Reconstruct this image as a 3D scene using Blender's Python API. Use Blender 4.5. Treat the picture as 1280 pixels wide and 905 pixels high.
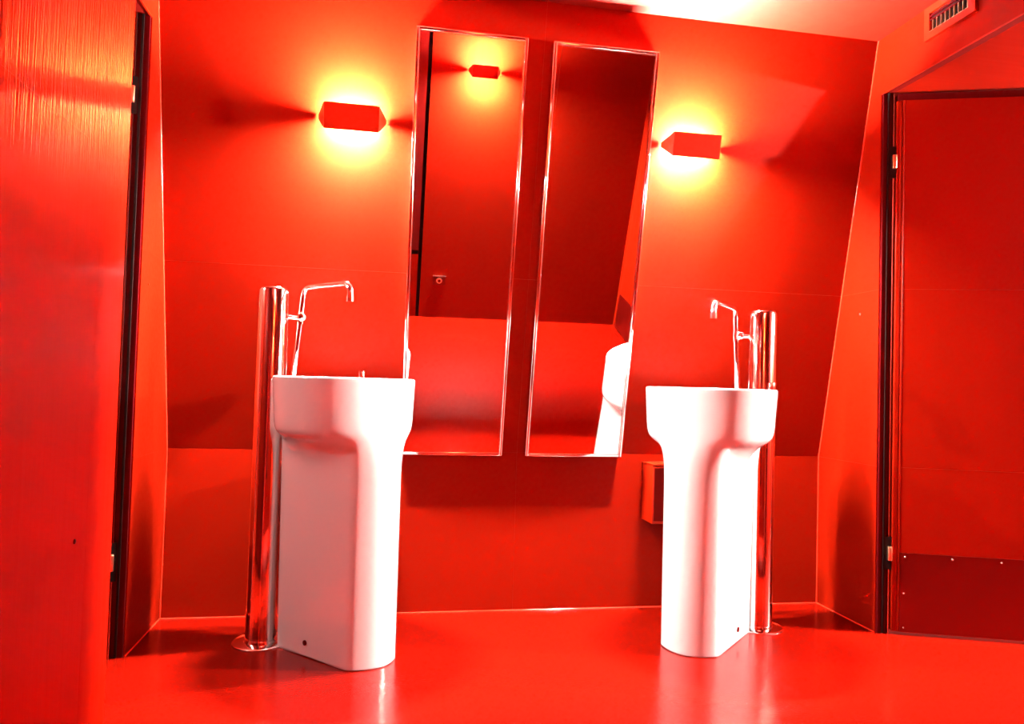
import bpy, bmesh, math
from mathutils import Vector, Matrix

# ------------------------------------------------------------------ clear
for o in list(bpy.data.objects):
    bpy.data.objects.remove(o, do_unlink=True)
S = bpy.context.scene
COL = S.collection

# ------------------------------------------------------------------ camera
cam_d = bpy.data.cameras.new('camera')
cam_d.sensor_fit = 'HORIZONTAL'
cam_d.sensor_width = 36.0
cam_d.lens = 36.0 * 930.17 / 1280.0
cam_d.clip_start = 0.02
cam = bpy.data.objects.new('camera', cam_d)
COL.objects.link(cam)
R_ = Vector((0.98443798, -0.17343479, 0.02832374))
U_ = Vector((-0.0333569, -0.0261743, 0.99910071))
F_ = Vector((0.17253747, 0.98449747, 0.03155222))
cam.matrix_world = Matrix(((R_.x, U_.x, -F_.x, 0.7676), (R_.y, U_.y, -F_.y, -2.9244),
                           (R_.z, U_.z, -F_.z, 0.8893), (0, 0, 0, 1)))
S.camera = cam

# ------------------------------------------------------------------ world, exposure, lamp strengths
w = bpy.data.worlds.new('world')
S.world = w
w.use_nodes = True
w.node_tree.nodes['Background'].inputs[0].default_value = (0.02, 0.004, 0.003, 1)
w.node_tree.nodes['Background'].inputs[1].default_value = 0.0
S.view_settings.view_transform = 'Standard'
S.view_settings.look = 'None'
S.view_settings.exposure = 0.0
S.view_settings.gamma = 1.0
S.view_settings.use_curve_mapping = False
try:
    S.cycles.sample_clamp_indirect = 150.0
    S.cycles.blur_glossy = 0.5
except Exception:
    pass
LAMP_COL = (1.0, 0.94, 0.82)
SCONCE = 44000.0          # radiance of the tube in a back-wall sconce
SCONCE_REAR = 100000.0
FILL_LEFT = 760.0  # added unseen fill source for the left washbasin
GLOBE = 26000.0            # radiance of the globe in the right cubicle

# ------------------------------------------------------------------ room dimensions (metres)
W = 2.627                # width between the side walls
H = 2.265                # ceiling
HC = 0.6225              # height at which the back wall starts to lean
KS = 0.218               # lean, y per z
TH = math.atan(KS)
SEAM = 1.295             # panel joint that runs round the room
JY = -0.378              # far jamb of both cubicle openings
YR = -3.36               # rear wall
XP, YP = 0.258, -1.342   # left partition face and its far edge
XN = 2.72                # near part of the right wall
HD = 2.05                # height of the openings

# ------------------------------------------------------------------ materials
def new_mat(name):
    m = bpy.data.materials.new(name)
    m.use_nodes = True
    nt = m.node_tree
    return m, nt, nt.nodes['Principled BSDF']

def simple(name, col, rough=0.5, metal=0.0, spec=0.5, coat=0.0):
    m, nt, b = new_mat(name)
    b.inputs['Base Color'].default_value = (*col, 1)
    b.inputs['Roughness'].default_value = rough
    b.inputs['Metallic'].default_value = metal
    b.inputs['Specular IOR Level'].default_value = spec
    b.inputs['Coat Weight'].default_value = coat
    return m

def painted(name, col, rough, grain, bump, spec=0.5, rvar=0.06, cvar=0.06):
    """painted plywood: stretched grain in gloss and relief, faint tone drift"""
    m, nt, b = new_mat(name)
    n, l = nt.nodes, nt.links
    tc = n.new('ShaderNodeTexCoord')
    mp = n.new('ShaderNodeMapping')
    mp.inputs['Scale'].default_value = grain
    l.new(tc.outputs['Object'], mp.inputs['Vector'])
    nz = n.new('ShaderNodeTexNoise')
    nz.inputs['Scale'].default_value = 1.0
    nz.inputs['Detail'].default_value = 5.0
    l.new(mp.outputs['Vector'], nz.inputs['Vector'])
    n2 = n.new('ShaderNodeTexNoise')
    n2.inputs['Scale'].default_value = 2.3
    n2.inputs['Detail'].default_value = 3.0
    l.new(tc.outputs['Object'], n2.inputs['Vector'])
    mr = n.new('ShaderNodeMapRange')
    mr.inputs['To Min'].default_value = rough - rvar
    mr.inputs['To Max'].default_value = rough + rvar
    l.new(nz.outputs['Fac'], mr.inputs['Value'])
    l.new(mr.outputs['Result'], b.inputs['Roughness'])
    mx = n.new('ShaderNodeMix')
    mx.data_type = 'RGBA'
    mx.inputs[6].default_value = (*[c * (1 - cvar) for c in col], 1)
    mx.inputs[7].default_value = (*[c * (1 + cvar) for c in col], 1)
    l.new(n2.outputs['Fac'], mx.inputs[0])
    l.new(mx.outputs[2], b.inputs['Base Color'])
    bp = n.new('ShaderNodeBump')
    bp.inputs['Strength'].default_value = bump
    bp.inputs['Distance'].default_value = 0.002
    l.new(nz.outputs['Fac'], bp.inputs['Height'])
    l.new(bp.outputs['Normal'], b.inputs['Normal'])
    b.inputs['Specular IOR Level'].default_value = spec
    return m

RED = (0.175, 0.0043, 0.0005)
M = {}
M['wall'] = painted('red_wall_paint', RED, 0.45, (3, 60, 60), 0.05, 0.04)
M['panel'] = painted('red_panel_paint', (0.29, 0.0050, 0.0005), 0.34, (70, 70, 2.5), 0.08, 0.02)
M['door'] = painted('red_door_laminate', RED, 0.36, (50, 50, 4), 0.04, 0.05)
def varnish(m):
    """varnish over vertical grain: glossy above to hold the lamp glint, dulled below to drop the basin reflection"""
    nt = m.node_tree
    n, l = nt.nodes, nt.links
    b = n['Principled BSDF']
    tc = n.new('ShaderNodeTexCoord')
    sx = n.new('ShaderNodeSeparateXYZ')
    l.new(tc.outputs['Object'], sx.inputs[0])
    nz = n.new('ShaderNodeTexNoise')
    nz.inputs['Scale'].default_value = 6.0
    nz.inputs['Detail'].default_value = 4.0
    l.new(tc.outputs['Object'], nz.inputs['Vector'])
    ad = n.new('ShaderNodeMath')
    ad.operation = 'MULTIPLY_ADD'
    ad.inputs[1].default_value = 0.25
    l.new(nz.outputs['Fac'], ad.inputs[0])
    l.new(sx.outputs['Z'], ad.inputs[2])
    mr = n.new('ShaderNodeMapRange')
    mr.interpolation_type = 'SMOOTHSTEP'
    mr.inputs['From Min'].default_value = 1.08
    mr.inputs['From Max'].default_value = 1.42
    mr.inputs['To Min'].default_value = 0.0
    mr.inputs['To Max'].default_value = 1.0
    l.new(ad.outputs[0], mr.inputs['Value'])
    l.new(mr.outputs['Result'], b.inputs['Coat Weight'])  # height mask shaping where the lamp glint and basin reflection appear
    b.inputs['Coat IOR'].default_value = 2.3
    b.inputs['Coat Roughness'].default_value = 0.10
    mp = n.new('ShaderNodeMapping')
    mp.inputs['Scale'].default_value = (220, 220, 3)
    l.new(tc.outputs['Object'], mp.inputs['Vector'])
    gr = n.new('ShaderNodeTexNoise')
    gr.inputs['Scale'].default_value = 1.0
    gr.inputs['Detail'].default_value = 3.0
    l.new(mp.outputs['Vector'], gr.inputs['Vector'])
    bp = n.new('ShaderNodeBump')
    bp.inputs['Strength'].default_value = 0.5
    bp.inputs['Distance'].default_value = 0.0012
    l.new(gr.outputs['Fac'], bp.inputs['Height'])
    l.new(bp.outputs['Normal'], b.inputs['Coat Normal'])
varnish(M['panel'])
M['ceiling'] = painted('red_ceiling_paint', RED, 0.55, (20, 20, 20), 0.05, 0.2)
M['floor'] = painted('red_epoxy_floor', (0.16, 0.0022, 0.0003), 0.20, (160, 160, 160), 0.06, 0.4, 0.07, 0.05)
M['shade'] = simple('red_lacquered_metal', (0.30, 0.0085, 0.0012), 0.35, 0, 0.12)
M['bead'] = simple('red_sealant_bead', (0.72, 0.03, 0.012), 0.12, 0, 1.0, 0.6)
M['kick'] = simple('red_kick_plate_metal', (0.13, 0.002, 0.001), 0.28, 0.6)
M['frame'] = simple('dark_maroon_frame', (0.055, 0.0012, 0.002), 0.4, 0, 0.05)
M['dark'] = simple('black_gap', (0.006, 0.001, 0.001), 0.7, 0, 0.1)
M['backing'] = simple('dark_red_backing', (0.10, 0.002, 0.001), 0.8, 0, 0.03)
M['chrome'] = simple('polished_chrome', (0.90, 0.88, 0.87), 0.06, 1.0)
M['steel'] = simple('brushed_steel', (0.62, 0.58, 0.54), 0.25, 1.0)
M['brass'] = simple('warm_metal', (0.75, 0.50, 0.30), 0.3, 1.0)
M['mirror'] = simple('mirror_silvering', (0.93, 0.92, 0.91), 0.0, 1.0)
M['ceramic'] = simple('white_glazed_ceramic', (0.46, 0.46, 0.48), 0.08, 0, 0.55, 0.2)

def emission(name, col, strength):
    m, nt, b = new_mat(name)
    b.inputs['Base Color'].default_value = (0.8, 0.8, 0.8, 1)
    b.inputs['Emission Color'].default_value = (*col, 1)
    b.inputs['Emission Strength'].default_value = strength
    return m
M['tube'] = emission('lit_tube', LAMP_COL, SCONCE)
M['tube_rear'] = emission('lit_tube_rear', LAMP_COL, SCONCE_REAR)
M['globe'] = emission('lit_opal_glass', LAMP_COL, GLOBE)
M['fill_left'] = emission('left_fill_glow', LAMP_COL, FILL_LEFT)

# ------------------------------------------------------------------ mesh helpers
def link(name, me, m, parent=None):
    o = bpy.data.objects.new(name, me)
    if m is not None and not me.materials:
        me.materials.append(m)
    COL.objects.link(o)
    if parent is not None:
        o.parent = parent
    return o

def tag(o, label, cat, group=None, kind=None):
    o['label'] = label
    o['category'] = cat
    if group:
        o['group'] = group
    if kind:
        o['kind'] = kind
    return o

def empty(name, loc=(0, 0, 0), rot=(0, 0, 0)):
    o = bpy.data.objects.new(name, None)
    o.empty_display_size = 0.05
    o.location = loc
    o.rotation_euler = rot
    COL.objects.link(o)
    return o

def finish(bm, name, m, parent=None, smooth=False, angle=40):
    bmesh.ops.recalc_face_normals(bm, faces=bm.faces)
    me = bpy.data.meshes.new(name)
    bm.to_mesh(me)
    bm.free()
    if smooth:
        for p in me.polygons:
            p.use_smooth = True
        me.set_sharp_from_angle(angle=math.radians(angle))
    return link(name, me, m, parent)

def add_box(bm, a, b):
    x0, y0, z0 = (min(a[i], b[i]) for i in range(3))
    x1, y1, z1 = (max(a[i], b[i]) for i in range(3))
    v = [bm.verts.new(c) for c in ((x0, y0, z0), (x1, y0, z0), (x1, y1, z0), (x0, y1, z0),
                                   (x0, y0, z1), (x1, y0, z1), (x1, y1, z1), (x0, y1, z1))]
    for f in ((0, 3, 2, 1), (4, 5, 6, 7), (0, 1, 5, 4), (1, 2, 6, 5), (2, 3, 7, 6), (3, 0, 4, 7)):
        bm.faces.new([v[i] for i in f])
    return v

def box(name, a, b, m, parent=None, bevel=0.0, seg=2):
    bm = bmesh.new()
    add_box(bm, a, b)
    if bevel:
        bmesh.ops.bevel(bm, geom=bm.edges[:], offset=bevel, segments=seg, affect='EDGES', profile=0.5)
    return finish(bm, name, m, parent, bool(bevel), 50)

def boxes(name, lst, m, parent=None):
    bm = bmesh.new()
    for a, b in lst:
        add_box(bm, a, b)
    return finish(bm, name, m, parent)

def add_prism(bm, poly, vec):
    """poly: list of 3-D points, extruded by vec"""
    v0 = [bm.verts.new(p) for p in poly]
    v1 = [bm.verts.new(Vector(p) + Vector(vec)) for p in poly]
    n = len(poly)
    bm.faces.new(v0)
    bm.faces.new(v1[::-1])
    for i in range(n):
        bm.faces.new((v0[i], v0[(i + 1) % n], v1[(i + 1) % n], v1[i]))

def prism(name, poly, vec, m, parent=None):
    bm = bmesh.new()
    add_prism(bm, poly, vec)
    return finish(bm, name, m, parent)

def add_lathe(bm, prof, seg=40, c=(0, 0), cap=True):
    rings = []
    for r, z in prof:
        rings.append([bm.verts.new((c[0] + r * math.cos(2 * math.pi * i / seg), c[1] + r * math.sin(2 * math.pi * i / seg), z)) for i in range(seg)])
    for a, b in zip(rings, rings[1:]):
        for i in range(seg):
            bm.faces.new((a[i], a[(i + 1) % seg], b[(i + 1) % seg], b[i]))
    if cap:
        bm.faces.new(rings[0][::-1])
        bm.faces.new(rings[-1])

def lathe(name, prof, m, parent=None, seg=40, c=(0, 0), angle=40):
    bm = bmesh.new()
    add_lathe(bm, prof, seg, c)
    return finish(bm, name, m, parent, True, angle)

def add_tube(bm, pts, rad, seg=16):
    pts = [Vector(p) for p in pts]
    n = len(pts)
    if not hasattr(rad, '__len__'):
        rad = [rad] * n
    rings = []
    ref = None
    for i, p in enumerate(pts):
        t = (pts[min(i + 1, n - 1)] - pts[max(i - 1, 0)]).normalized()
        if ref is None:
            ref = t.orthogonal().normalized()
        ref = (ref - t * ref.dot(t)).normalized()
        bn = t.cross(ref)
        rings.append([bm.verts.new(p + rad[i] * (math.cos(2 * math.pi * k / seg) * ref + math.sin(2 * math.pi * k / seg) * bn)) for k in range(seg)])
    for a, b in zip(rings, rings[1:]):
        for k in range(seg):
            bm.faces.new((a[k], a[(k + 1) % seg], b[(k + 1) % seg], b[k]))
    bm.faces.new(rings[0][::-1])
    bm.faces.new(rings[-1])

def tube(name, pts, rad, m, parent=None, seg=16):
    bm = bmesh.new()
    add_tube(bm, pts, rad, seg)
    return finish(bm, name, m, parent, True, 50)

def fillet(pts, r, n=6):
    """round the inner corners of a polyline"""
    pts = [Vector(p) for p in pts]
    out = [pts[0]]
    for i in range(1, len(pts) - 1):
        a, b, c = pts[i - 1], pts[i], pts[i + 1]
        p0 = b + (a - b).normalized() * r
        p1 = b + (c - b).normalized() * r
        for k in range(n + 1):
            t = k / n
            out.append(p0 * (1 - t) ** 2 + b * 2 * t * (1 - t) + p1 * t * t)
    out.append(pts[-1])
    return out

def ball(name, c, r, m, parent=None, sub=3):
    bm = bmesh.new()
    bmesh.ops.create_icosphere(bm, subdivisions=sub, radius=r)
    bmesh.ops.translate(bm, verts=bm.verts, vec=c)
    return finish(bm, name, m, parent, True, 80)

def screw(parent, c, axis, r=0.004, m=None):
    """a domed screw head at c pointing along axis (0,1,2 with sign)"""
    bm = bmesh.new()
    add_lathe(bm, [(r, 0), (r, 0.0008), (r * 0.75, 0.0018), (r * 0.25, 0.0023)], 10)
    q = Vector((0, 0, 1)).rotation_difference(Vector(axis))
    bmesh.ops.transform(bm, matrix=Matrix.Translation(c) @ q.to_matrix().to_4x4(), verts=bm.verts)
    return finish(bm, 'screw', m or M['steel'], parent, True, 60)

def slope_y(z):
    return 0.0 if z <= HC else -KS * (z - HC)

G = 0.00015  # half of a panel joint
PT = 0.010   # panel thickness

# ================================================================== THE SETTING
# ---- floor
fl = box('floor', (-1.3, YR - 0.15, -0.06), (5.1, 0.12, 0.0), M['floor'])
tag(fl, 'glossy red poured floor under the two white washbasins', 'floor', kind='structure')

# ---- ceiling over the main room
ce = box('ceiling', (-0.0, YR - 0.1, H), (W + 0.15, -0.30, H + 0.08), M['ceiling'])
tag(ce, 'red painted ceiling lit bright above the right wall lamp', 'ceiling', kind='structure')

# ---- back wall: upright below, leaning forward above
zt = H + 0.05
prof = [(0, PT, 0), (0, 0.09, 0), (0, 0.09, zt), (0, slope_y(zt) + PT, zt), (0, PT, HC)]
wb = prism('wall_back', [(-0.03, p[1], p[2]) for p in prof], (W + 0.06, 0, 0), M['backing'])
tag(wb, 'red panelled back wall leaning forward behind the mirrors', 'wall', kind='structure')
nrm = Vector((0, math.cos(TH), math.sin(TH)))
for x0, x1 in ((0.0, 1.31), (1.31, W)):
    box('panel', (x0 + G, 0, 0.0), (x1 - G, PT, HC), M['wall'], wb)
    for z0, z1 in ((HC, SEAM), (SEAM, zt)):
        q = [(x0 + G, slope_y(z0 + G), z0 + G), (x1 - G, slope_y(z0 + G), z0 + G),
             (x1 - G, slope_y(z1 - G), z1 - G), (x0 + G, slope_y(z1 - G), z1 - G)]
        prism('panel', q, nrm * PT, M['wall'], wb)

# ---- left wall beside the corner, with the header above the opening
def side_wall(name, xf, sgn, ynear, label):
    """xf: face; sgn: +1 body lies towards +x"""
    t = 0.045
    o = boxes(name, [((xf + sgn * PT, JY + 0.006, 0), (xf + sgn * t, 0.10, H + 0.3)),
                     ((xf + sgn * PT, ynear, HD + 0.003), (xf + sgn * t, JY + 0.006, H + 0.3))], M['backing'])
    tag(o, label, 'wall', kind='structure')
    for z0, z1 in ((0, HC), (HC, SEAM), (SEAM, HD)):
        box('panel', (xf, JY, z0 + (G if z0 else 0)), (xf + sgn * PT, 0.03, z1 - G), M['wall'], o)
    box('panel', (xf, ynear, HD + G), (xf + sgn * PT, 0.03, H + 0.06), M['wall'], o)
    return o
wl = side_wall('wall_left', 0.0, -1, YP, 'narrow red left wall strip between dark door gap and back corner')
wr = side_wall('wall_right', W, 1, -1.30, 'red right wall strip and header with the air vent')
screw(wr, (W, -0.266, 1.21), (-1, 0, 0), 0.005)
screw(wl, (0.0, -0.30, 1.19), (1, 0, 0), 0.004, M['shade'])

# ---- left partition in the foreground
wp = boxes('wall_left_front', [((0.19, YR, 0), (XP - PT, YP + PT, H + 0.02)), ((-0.045, YP - 0.045, 0), (0.19, YP - PT + 0.008, H + 0.02))], M['backing'])
tag(wp, 'glossy red plywood partition in the left foreground catching a white glare', 'wall', kind='structure')
cols = [(YP, -1.475, G), (-1.475, -1.850, G), (-1.854, -2.55, G), (-2.55, YR, G)]
for y1, y0, g in cols:
    for z0, z1 in ((0.0, SEAM), (SEAM, H)):
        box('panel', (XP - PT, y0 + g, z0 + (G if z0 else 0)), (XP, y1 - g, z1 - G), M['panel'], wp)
screw(wp, (XP, -1.527, 0.60), (1, 0, 0), 0.0045, M['frame'])

# ---- near part of the right wall
wn = boxes('wall_right_front', [((XN + PT, YR, 0), (XN + 0.05, -1.30, H + 0.3)), ((W + 0.0, -1.345, 0), (XN + PT, -1.30, H + 0.3))], M['backing'])
tag(wn, 'red side wall on the right seen in the right mirror', 'wall', kind='structure')
for y0, y1 in ((YR, -2.35), (-2.35, -1.345)):
    for z0, z1 in ((0, SEAM), (SEAM, H)):
        box('panel', (XN, y0 + G, z0), (XN + PT, y1 - G, z1 - G), M['wall'], wn)
box('panel', (W, -1.345, 0), (XN, -1.345 - PT, H), M['wall'], wn)
box('panel', (W - 0.001, -1.345, 0), (W, -1.30, H), M['wall'], wn)

# ---- rear wall behind the camera (seen in the mirrors)
wv = box('wall_rear', (0.15, YR - 0.10, 0), (XN + 0.1, YR - PT, H + 0.02), M['backing'])
tag(wv, 'red rear wall reflected in the mirrors, carrying the third lamp', 'wall', kind='structure')
box('panel', (1.055, YR - PT, 0), (2.0, YR, H), M['door'], wv)
box('panel', (2.0 + 0.001, YR - PT, 0), (XN, YR, H), M['door'], wv)
box('joint_strip', (1.028, YR - PT, 0), (1.055, YR - 0.004, H), M['dark'], wv)

# ---- cubicles on both sides
def cubicle(x0, x1, name, label, hc=2.60):
    lo, hi = min(x0, x1), max(x0, x1)
    o = boxes(name, [((lo, -0.10, 0), (hi, -0.04, 2.62)), ((lo, -1.66, 0), (hi, -1.60, 2.62)),
                     ((lo, -1.66, hc), (hi, -0.04, 2.68)),
                     ((x1, -1.66, 0), (x1 + (0.05 if x1 > x0 else -0.05), -0.04, 2.68))], M['wall'])
    tag(o, label, 'wall', kind='structure')
cubicle(W + 0.0455, 5.0, 'wall_cubicle', 'red cubicle on the right, its low ceiling lit above the open door', HD + 0.004)
cubicle(-0.0455, -1.15, 'wall_cubicle_left', 'dark red wall of the left cubicle behind the partition')

# ---- sealant beads in the corners
def bead(name, pts, label):
    o = tube(name, pts, 0.0028, M['bead'], None, 8)
    tag(o, label, 'trim', kind='structure')
e = 0.001
bead('trim_1', [(e, -e, 0.0), (e, -e, HC), (e, slope_y(H) - e, H)], 'glossy sealant bead up the left back corner')
bead('trim_2', [(W - e, -e, 0.0), (W - e, -e, HC), (W - e, slope_y(H) - e, H)], 'glossy sealant bead up the right back corner')
bead('trim_3', [(0, -e, e), (W, -e, e)], 'glossy sealant bead along the foot of the back wall')
bead('trim_4', [(e, 0, e), (e, JY, e)], 'glossy sealant bead along the foot of the left wall')
bead('trim_5', [(W - e, 0, e), (W - e, JY, e)], 'glossy sealant bead along the foot of the right wall')

# ---- door frames: dark steel jambs
def door_frame(name, xf, sgn, ynear, label):
    o = empty(name, (xf + sgn * 0.03, JY, 0))
    tag(o, label, 'door frame', kind='structure')
    L = lambda a, b: ((a[0] - o.location.x, a[1] - JY, a[2]), (b[0] - o.location.x, b[1] - JY, b[2]))
    x0, x1 = xf + sgn * 0.004, xf + sgn * 0.052
    box('jamb', *L((x0, JY - 0.010, 0), (x1, JY + 0.008, HD)), M['frame'], o)
    box('jamb_rebate', *L((xf + sgn * 0.020, JY - 0.016, 0), (xf + sgn * 0.027, JY - 0.0101, HD)), M['dark'], o)
    box('jamb_seal', *L((xf + sgn * 0.040, JY - 0.018, 0), (xf + sgn * 0.044, JY - 0.0101, HD)), M['steel'], o)
    box('head_lip', *L((xf + sgn * 0.0004, ynear, HD - 0.0025), (xf + sgn * 0.006, JY - 0.0, HD + 0.0035)), M['shade'], o)
    return o
door_frame('trim_6', W, 1, -1.30, 'dark maroon steel door frame of the open right door')
door_frame('trim_7', 0.0, -1, YP + 0.002, 'dark maroon steel door frame in the left wall gap')

# ---- open door leaves of the two cubicles
def hinge(parent, x, z):
    b = boxes('hinge', [((x - 0.030, -0.006, z - 0.062), (x + 0.002, 0.010, z + 0.062))], M['dark'], parent)
    lathe('knuckle', [(0.0075, z - 0.028), (0.0075, z + 0.028)], M['brass'], b, 14, (x - 0.007, -0.014))
    return b

def leaf_door(name, hx, hy, ang, sgn, label, detail=True):
    """leaf running along local +x (sgn=1) or -x from the hinge line; local -y faces the room"""
    o = empty(name, (hx, hy, 0), (0, 0, ang))
    tag(o, label, 'door', kind='structure')
    wd, t = 0.76, 0.040
    X = lambda a: sgn * a
    z0, z1 = 0.012, HD - 0.030
    box('core', (X(0.008), 0.002, z0), (X(wd), t - 0.002, z1), M['door'], o)
    box('edge_strip', (X(0.0), -0.0005, z0), (X(0.020), t, z1), M['door'], o, 0.004, 3)
    box('edge_bead', (X(0.0215), -0.003, z0), (X(0.0265), 0.004, z1), M['door'], o, 0.0015, 2)
    box('top_gap_shade', (X(0.004), 0.001, z1 + 0.0005), (X(wd), t - 0.004, HD - 0.004), M['frame'], o)  # dark strip added to stand for the unlit gap above the leaf
    for a, b in ((z0, HC), (HC, SEAM), (SEAM, z1)):
        box('panel', (X(0.028), -0.0012, a + G), (X(wd), 0.0025, b - G), M['door'], o)
    kp = box('kick_plate', (X(0.030), -0.0028, z0 + 0.002), (X(wd - 0.01), -0.0011, 0.305), M['kick'], o)
    for i in range(5):
        screw(kp, (X(0.045 + i * 0.165), -0.0027, 0.290), (0, -1, 0), 0.0035)
    for zz in (0.155, 0.028):
        screw(kp, (X(0.042), -0.0027, zz), (0, -1, 0), 0.003)
    for zz in (1.783, 0.300):
        hb = box('hinge', (X(-0.024), 0.002, zz - 0.060), (X(0.0), 0.020, zz + 0.060), M['dark'], o)
        box('knuckle', (X(-0.016), -0.012, zz - 0.026), (X(-0.001), 0.004, zz + 0.026), M['brass'], hb, 0.003)
    return o
ANG = math.atan2(-0.350, 1.0)
leaf_door('door_1', 2.676, -0.404, ANG, 1, 'red door standing open at the right with a dark metal kick plate')
leaf_door('door_2', -0.052, -0.404, -ANG, -1, 'red door of the left cubicle hidden behind the partition')

# door in the rear wall beside the black joint
d3 = empty('door_3', (0.66, YR, 0))
tag(d3, 'dark red door beside the black joint at the edge of the left mirror', 'door', kind='structure')
box('leaf', (-0.40, -PT + 0.001, 0.555), (0.366, -0.001, 2.20), M['kick'], d3)
box('rail', (-0.40, -PT + 0.001, 0.52), (0.366, -0.003, 0.555), M['dark'], d3)
box('lower_panel', (-0.40, -PT + 0.001, 0.004), (0.366, -0.001, 0.52), M['door'], d3)
# door in the near right wall
d4 = empty('door_4', (XN, -2.89, 0))
tag(d4, 'flat red door with a dark kick plate reflected in the right mirror', 'door', kind='structure')
box('leaf', (-0.006, -0.40, 0.008), (-0.0005, 0.40, 2.03), M['door'], d4)
box('kick_plate', (-0.009, -0.395, 0.012), (-0.006, 0.395, 0.305), M['kick'], d4)

# ================================================================== MIRRORS
def mirror(x0, x1, label):
    wd, ht, t, f = x1 - x0, 1.5435, 0.045, 0.011
    o = empty('wall_mirror', ((x0 + x1) / 2, 0, HC), (TH, 0, 0))
    tag(o, label, 'mirror', 'tall tilted mirrors on the back wall')
    a = wd / 2
    bm = bmesh.new()
    for p, q in (((-a, -t, 0), (-a + f, -0.0005, ht)), ((a - f, -t, 0), (a, -0.0005, ht)),
                 ((-a + f, -t, 0), (a - f, -0.0005, f)), ((-a + f, -t, ht - f), (a - f, -0.0005, ht))):
        b1 = bmesh.new()
        add_box(b1, p, q)
        bmesh.ops.bevel(b1, geom=b1.edges[:], offset=0.0028, segments=3, affect='EDGES', profile=0.5)
        tmp = bpy.data.meshes.new('tmp')
        b1.to_mesh(tmp)
        b1.free()
        bm.from_mesh(tmp)
        bpy.data.meshes.remove(tmp)
    finish(bm, 'frame', M['chrome'], o, True, 50)
    box('backboard', (-a + f, -0.030, f), (a - f, -0.001, ht - f), M['frame'], o)
    box('mirror_glass', (-a + f, -0.0395, f), (a - f, -0.030, ht - f), M['mirror'], o)
    bm = bmesh.new()
    add_box(bm, (-a + f, -0.0425, f), (-a + f + 0.003, -0.0395, ht - f))
    add_box(bm, (a - f - 0.003, -0.0425, f), (a - f, -0.0395, ht - f))
    add_box(bm, (-a + f, -0.0425, ht - f - 0.003), (a - f, -0.0395, ht - f))
    finish(bm, 'inner_lip', M['steel'], o)
    return o
mirror(0.848, 1.243, 'tall chrome-framed mirror reflecting a lit wall lamp, left of the pair')
mirror(1.336, 1.731, 'tall chrome-framed mirror reflecting part of a white basin, right of the pair')

# ================================================================== WALL LAMPS
def sconce(loc, rot, label, tube_mat):
    o = empty('wall_lamp', loc, rot)
    tag(o, label, 'lamp', 'red up-and-down wall lamps')
    hw, hh, d, sp = 0.093, 0.044, 0.072, 0.024
    box('back_plate', (-0.05, -0.006, -0.030), (0.05, 0.0, 0.030), M['shade'], o)
    box('bracket', (-0.008, -d, -0.006), (0.008, -0.006, 0.006), M['shade'], o)
    sh = box('shade', (-hw, -d - 0.002, -hh), (hw, -d, hh), M['shade'], o)
    for s in (-1, 1):
        tri = [Vector((s * hw, -d - 0.002, -hh)), Vector((s * hw, -d - 0.002, hh)), Vector((s * (hw + sp), -0.005, 0.008)), Vector((s * (hw + sp), -0.005, -0.008))]
        prism('end_plate', tri, (-s * 0.002, 0.0005, 0), M['shade'], o)
    for s in (-1, 1):
        bm = bmesh.new()
        add_tube(bm, [(s * 0.084, -0.040, 0), (s * 0.070, -0.040, 0)], 0.010, 12)
        finish(bm, 'lamp_holder', M['ceramic'], o, True)
    bm = bmesh.new()
    add_tube(bm, [(-0.070, -0.040, 0), (0.070, -0.040, 0)], 0.007, 12)
    finish(bm, 'tube', tube_mat, o, True)
    return o
def on_slope(x, z):
    return (x, slope_y(z), z)
sconce(on_slope(0.638, 1.797 + 0.015), (TH, 0, 0), 'red metal wall lamp glowing above the left washbasin', M['tube'])
sconce(on_slope(1.900, 1.804 + 0.015), (TH, 0, 0), 'red metal wall lamp glowing above the right washbasin', M['tube'])
sconce((1.440, YR, 1.925), (0, 0, math.pi), 'red metal wall lamp on the rear wall, reflected in the left mirror', M['tube_rear'])

# opal globe on the far wall of the right cubicle, outside the frame
def globe_lamp(x, y, z, sgn, mat, label):
    o = empty('globe_lamp', (x, y, z))
    tag(o, label, 'lamp', 'opal globe lamps in the cubicles')
    ball('globe', (-sgn * 0.11, 0, 0), 0.055, mat, o)
    bm = bmesh.new()
    add_tube(bm, [(0, 0, 0), (-sgn * 0.018, 0, 0), (-sgn * 0.0181, 0, 0), (-sgn * 0.06, 0, 0)], [0.045, 0.045, 0.02, 0.02], 24)
    finish(bm, 'mount', M['chrome'], o, True)
globe_lamp(5.0, JY - 0.36 * (4.89 - W), 1.80, 1, M['globe'], 'bright opal globe lamp on the far wall of the right cubicle')
globe_lamp(-1.15, -0.95, 1.80, -1, M['fill_left'], 'added dim fill globe, unseen in the left cubicle, brightening the left washbasin')

# ================================================================== WASHBASINS
def basin_outlines(N=144):
    ped, rim = [], []
    for i in range(N):
        a = 2 * math.pi * i / N
        c, s = math.cos(a), math.sin(a)
        # pedestal: straight sides, flat back, bowed front
        hw, back, f0, bow = 0.105, 0.176, 0.166, 0.060
        ds = []
        if abs(s) > 1e-6:
            ds.append(hw / abs(s))
        if c < -1e-6:
            ds.append(back / -c)
        if c > 1e-6:
            # c r = f0 + bow (1-(s r/hw)^2)
            A, B, C = bow * (s / hw) ** 2, c, -(f0 + bow)
            ds.append((-B + math.sqrt(B * B - 4 * A * C)) / (2 * A) if A > 1e-9 else -C / B)
        p = 26.0
        ped.append(sum(d ** -p for d in ds) ** (-1 / p))
        n = 2.35
        rim.append((abs(c / 0.212) ** n + abs(s / 0.228) ** n) ** (-1 / n))
    return ped, rim

PED, RIM = basin_outlines()

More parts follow.
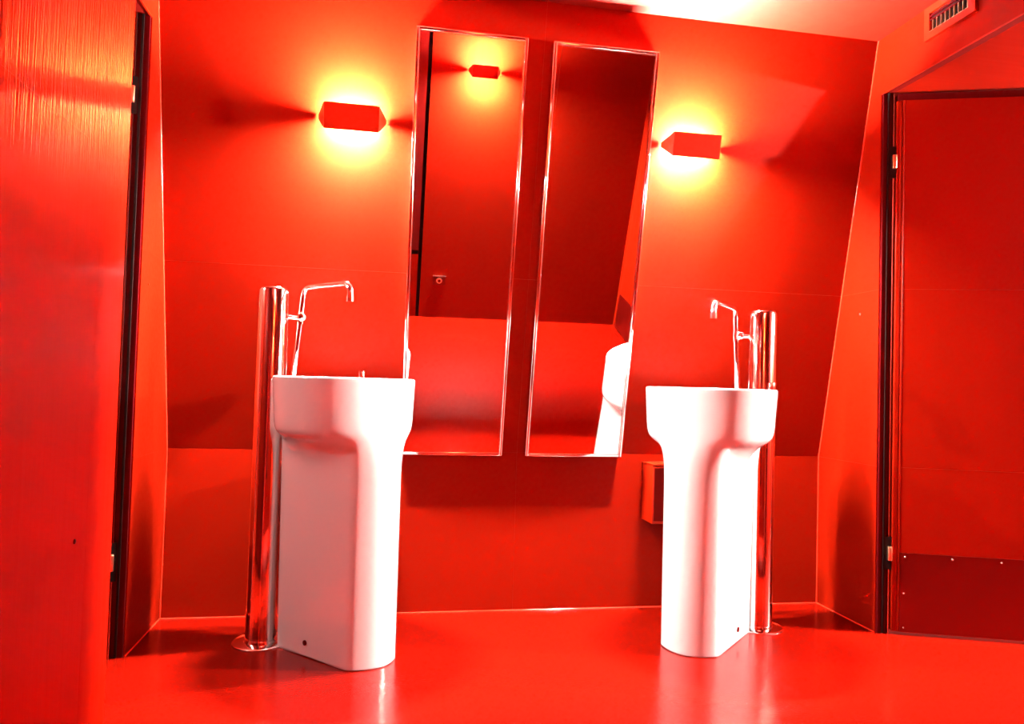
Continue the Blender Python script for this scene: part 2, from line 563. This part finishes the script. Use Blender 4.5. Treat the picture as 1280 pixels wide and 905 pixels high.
def basin_mesh():
    N = len(PED)
    bm = bmesh.new()
    rings = []
    def ring(rs, z):
        rings.append([bm.verts.new((r * math.cos(2 * math.pi * i / N), r * math.sin(2 * math.pi * i / N), z)) for i, r in enumerate(rs)])
    ring([r - 0.004 for r in PED], 0.0)
    ring([r for r in PED], 0.004)
    def ped_at(z):
        # sides and back spread a little towards the top, the bowed front leans back to meet the bowl
        t = min(z / 0.70, 1.0)
        out = []
        for i, r in enumerate(PED):
            c = math.cos(2 * math.pi * i / N)
            k = 0.05 if c <= 0 else 0.05 - 0.07 * c ** 3
            out.append(r * (1 + k * t))
        return out
    bowl = lambda z: 0.955 + 0.045 * (z - 0.735) / 0.158
    prof = [(0, 0.004), (0, 0.30), (0, 0.55), (0.02, 0.60), (0.14, 0.645), (0.46, 0.687), (0.90, 0.716), (1.0, 0.742), (1.0, 0.80), (1.0, 0.893)]
    for _ in range(3):
        q = [prof[0]]
        for (a0, b0), (a1, b1) in zip(prof, prof[1:]):
            q += [(a0 * .75 + a1 * .25, b0 * .75 + b1 * .25), (a0 * .25 + a1 * .75, b0 * .25 + b1 * .75)]
        prof = q + [prof[-1]]
    def bowl_at(i, z):
        c = max(math.cos(2 * math.pi * i / N), 0.0)
        return 1 - (1 - bowl(max(z, 0.70))) * (1 - 0.85 * c * c)
    for wgt, z in prof[1:]:
        ring([r * (1 - wgt) + q * bowl_at(i, z) * wgt for i, (r, q) in enumerate(zip(ped_at(z), RIM))], z)
    ring([q - 0.0012 for q in RIM], 0.8975)
    ring([q - 0.0045 for q in RIM], 0.900)
    ring([q - 0.0185 for q in RIM], 0.900)
    ring([q - 0.0215 for q in RIM], 0.898)
    ring([q - 0.0230 for q in RIM], 0.894)
    for sc, z in ((0.97, 0.87), (0.94, 0.84), (0.89, 0.81), (0.80, 0.785), (0.64, 0.768), (0.42, 0.760), (0.2, 0.757), (0.12, 0.756)):
        ring([(q - 0.023) * sc for q in RIM], z)
    for a, b in zip(rings, rings[1:]):
        for i in range(N):
            bm.faces.new((a[i], a[(i + 1) % N], b[(i + 1) % N], b[i]))
    bm.faces.new(rings[0][::-1])
    bm.faces.new(rings[-1])
    return bm

def washbasin(cx, cy, ang, label):
    o = empty('pedestal_washbasin', (cx, cy, 0), (0, 0, ang))
    tag(o, label, 'washbasin', 'freestanding white washbasins')
    body = finish(basin_mesh(), 'body', M['ceramic'], o, True, 38)
    lathe('drain', [(0.030, 0.7565), (0.030, 0.7585), (0.026, 0.760), (0.010, 0.7605)], M['chrome'], o, 28)
    kx, ky = -0.118, 0.183
    bm = bmesh.new()
    add_lathe(bm, [(0.0105, 0.8995), (0.0105, 0.902), (0.0125, 0.9025), (0.0125, 0.924), (0.0115, 0.926)], 20, (kx, ky))
    kb = finish(bm, 'plug_knob', M['chrome'], o, True, 40)
    lathe('knob_collar', [(0.0150, 0.8995), (0.0150, 0.9018)], M['chrome'], kb, 20, (kx, ky))
    for s in (-1, 1):
        bm = bmesh.new()
        add_tube(bm, [(-0.030, s * 0.1035, 0.045), (-0.030, s * 0.1085, 0.045), (-0.030, s * 0.1095, 0.045)], [0.0085, 0.0085, 0.006], 16)
        finish(bm, 'fixing_cap', M['frame'], o, True, 40)
    return o
XM = 1.301
washbasin(0.651, -0.379, -math.pi / 4, 'freestanding white ceramic washbasin on the left, angled to the room')
washbasin(1.951, -0.379, math.pi * 1.25, 'freestanding white ceramic washbasin on the right, angled to the room')

# ================================================================== TAP COLUMNS
def tap(side, label):
    cx = XM + side * 0.905
    o = empty('tap_column', (cx, -0.278, 0))
    tag(o, label, 'tap', 'chrome tap columns behind the basins')
    c = math.sqrt(0.5)
    def P(u, v, z):
        return (side * (-c * u - c * v), -c * u + c * v, z)
    R = 0.052
    col = lathe('column', [(R, 0.006), (R, 1.190), (R - 0.0015, 1.196), (R - 0.005, 1.200), (R - 0.02, 1.2008)], M['chrome'], o, 64)
    lathe('floor_flange', [(0.092, 0.0), (0.092, 0.003), (0.088, 0.006), (0.056, 0.007), (0.0545, 0.013), (0.0525, 0.0135)], M['chrome'], o, 56)
    tl = 0.045
    # thin riser and spout
    r = 0.0112
    pts = [P(-0.007, 0.096, 0.0), P(-0.007, 0.096, 0.86), P(-0.007 + tl, 0.096, 1.214), P(0.274, 0.096, 1.216), P(0.274, 0.096, 1.158)]
    pp = fillet(pts, 0.040, 8)
    sp = tube('spout_pipe', pp, r, M['chrome'], o, 20)
    bm = bmesh.new()
    add_tube(bm, [P(0.274, 0.096, 1.172), P(0.274, 0.096, 1.152)], 0.0130, 20)
    finish(bm, 'aerator', M['chrome'], sp, True)
    # arm from the column to the riser
    zA = 1.105
    uA = -0.007 + tl * (zA - 0.86) / 0.354
    tube('arm', [P(uA * 0.3, 0.040, zA), P(uA, 0.096, zA)], 0.0085, M['chrome'], o, 16)
    bm = bmesh.new()
    add_tube(bm, [P(uA - 0.002, 0.096, zA - 0.022), P(uA + 0.002, 0.096, zA + 0.016)], 0.0135, 20)
    finish(bm, 'valve_body', M['chrome'], o, True)
    st = tube('valve_stem', [P(uA, 0.096, zA), P(uA + 0.040, 0.070, zA)], 0.006, M['chrome'], o, 12)
    ball('valve_knob', P(uA + 0.045, 0.066, zA), 0.0170, M['chrome'], st)
    lathe('riser_flange', [(0.022, 0.0), (0.022, 0.004), (0.012, 0.006)], M['chrome'], o, 24, P(-0.007, 0.096, 0)[:2])
    return o
tap(-1, 'tall chrome tap column with swan spout over the left washbasin')
tap(1, 'tall chrome tap column with swan spout over the right washbasin')

# ================================================================== WALL BOXES BEHIND THE BASINS
def dispenser(x0, x1, label):
    o = empty('paper_dispenser', ((x0 + x1) / 2, 0, 0.36))
    tag(o, label, 'dispenser', 'red boxes low on the back wall')
    a = (x1 - x0) / 2
    box('case', (-a, -0.122, 0.0), (a, -0.0005, 0.228), M['shade'], o, 0.002)
    box('lid', (-a - 0.001, -0.123, 0.2285), (a + 0.001, -0.0005, 0.234), M['shade'], o, 0.0012)
    box('shaded_front', (-a + 0.006, -0.1245, 0.012), (a - 0.006, -0.1222, 0.22), M['backing'], o)  # dark plate puts the shade of the front face into its colour
    return o
dispenser(1.835, 2.06, 'small red box on the wall behind the right washbasin')
dispenser(0.56, 0.802, 'small red box on the wall hidden behind the left washbasin')

# ================================================================== VENT GRILLE, SOCKET
vy0, vy1, vz0, vz1 = -0.850, -0.622, 2.140, 2.256
v = empty('vent_grille', (W, (vy0 + vy1) / 2, vz0))
tag(v, 'small red framed air vent high on the right wall', 'vent')
yc = (vy0 + vy1) / 2
def VB(a, b):
    return (a[0], a[1] - yc, a[2] - vz0), (b[0], b[1] - yc, b[2] - vz0)
iy0, iy1, iz0, iz1 = -0.822, -0.646, 2.165, 2.232
boxes('frame', [VB((-0.014, vy0, vz0), (0, vy1, iz0)), VB((-0.014, vy0, iz1), (0, vy1, vz1)),
                VB((-0.014, vy0, iz0), (0, iy0, iz1)), VB((-0.014, iy1, iz0), (0, vy1, iz1))], M['shade'], v)
box('duct', *VB((-0.002, iy0, iz0), (-0.0005, iy1, iz1)), M['dark'], v)
n = 9
for i in range(n):
    y = iy1 - 0.012 - i * (iy1 - iy0 - 0.020) / (n - 1)
    box('slat', *VB((-0.010, y - 0.0007, iz0), (-0.002, y + 0.0007, 2.205)), M['brass'], v)
for z in (2.207, 2.221):
    box('bar', *VB((-0.012, iy0, z - 0.0015), (-0.002, iy1, z + 0.0015)), M['frame'], v)
box('sill', *VB((-0.013, iy0, iz0 - 0.001), (-0.002, iy1, iz0 + 0.002)), M['brass'], v)

sk = empty('lock_plate', (1.205, YR, 0.315), (0, 0, math.pi))
tag(sk, 'small square plate with a round brass lock reflected low in the left mirror', 'lock')
box('plate', (-0.05, -0.005, -0.036), (0.05, 0, 0.036), M['kick'], sk, 0.001)
box('top_lip', (-0.05, -0.012, 0.036), (0.05, 0, 0.041), M['steel'], sk)
bm = bmesh.new()
add_tube(bm, [(0, -0.005, 0), (0, -0.016, 0)], [0.024, 0.022], 24)
cy = finish(bm, 'lock_cylinder', M['brass'], sk, True)
bm = bmesh.new()
add_tube(bm, [(0, -0.016, 0), (0, -0.019, 0)], [0.013, 0.012], 20)
finish(bm, 'key_slot', M['kick'], cy, True)
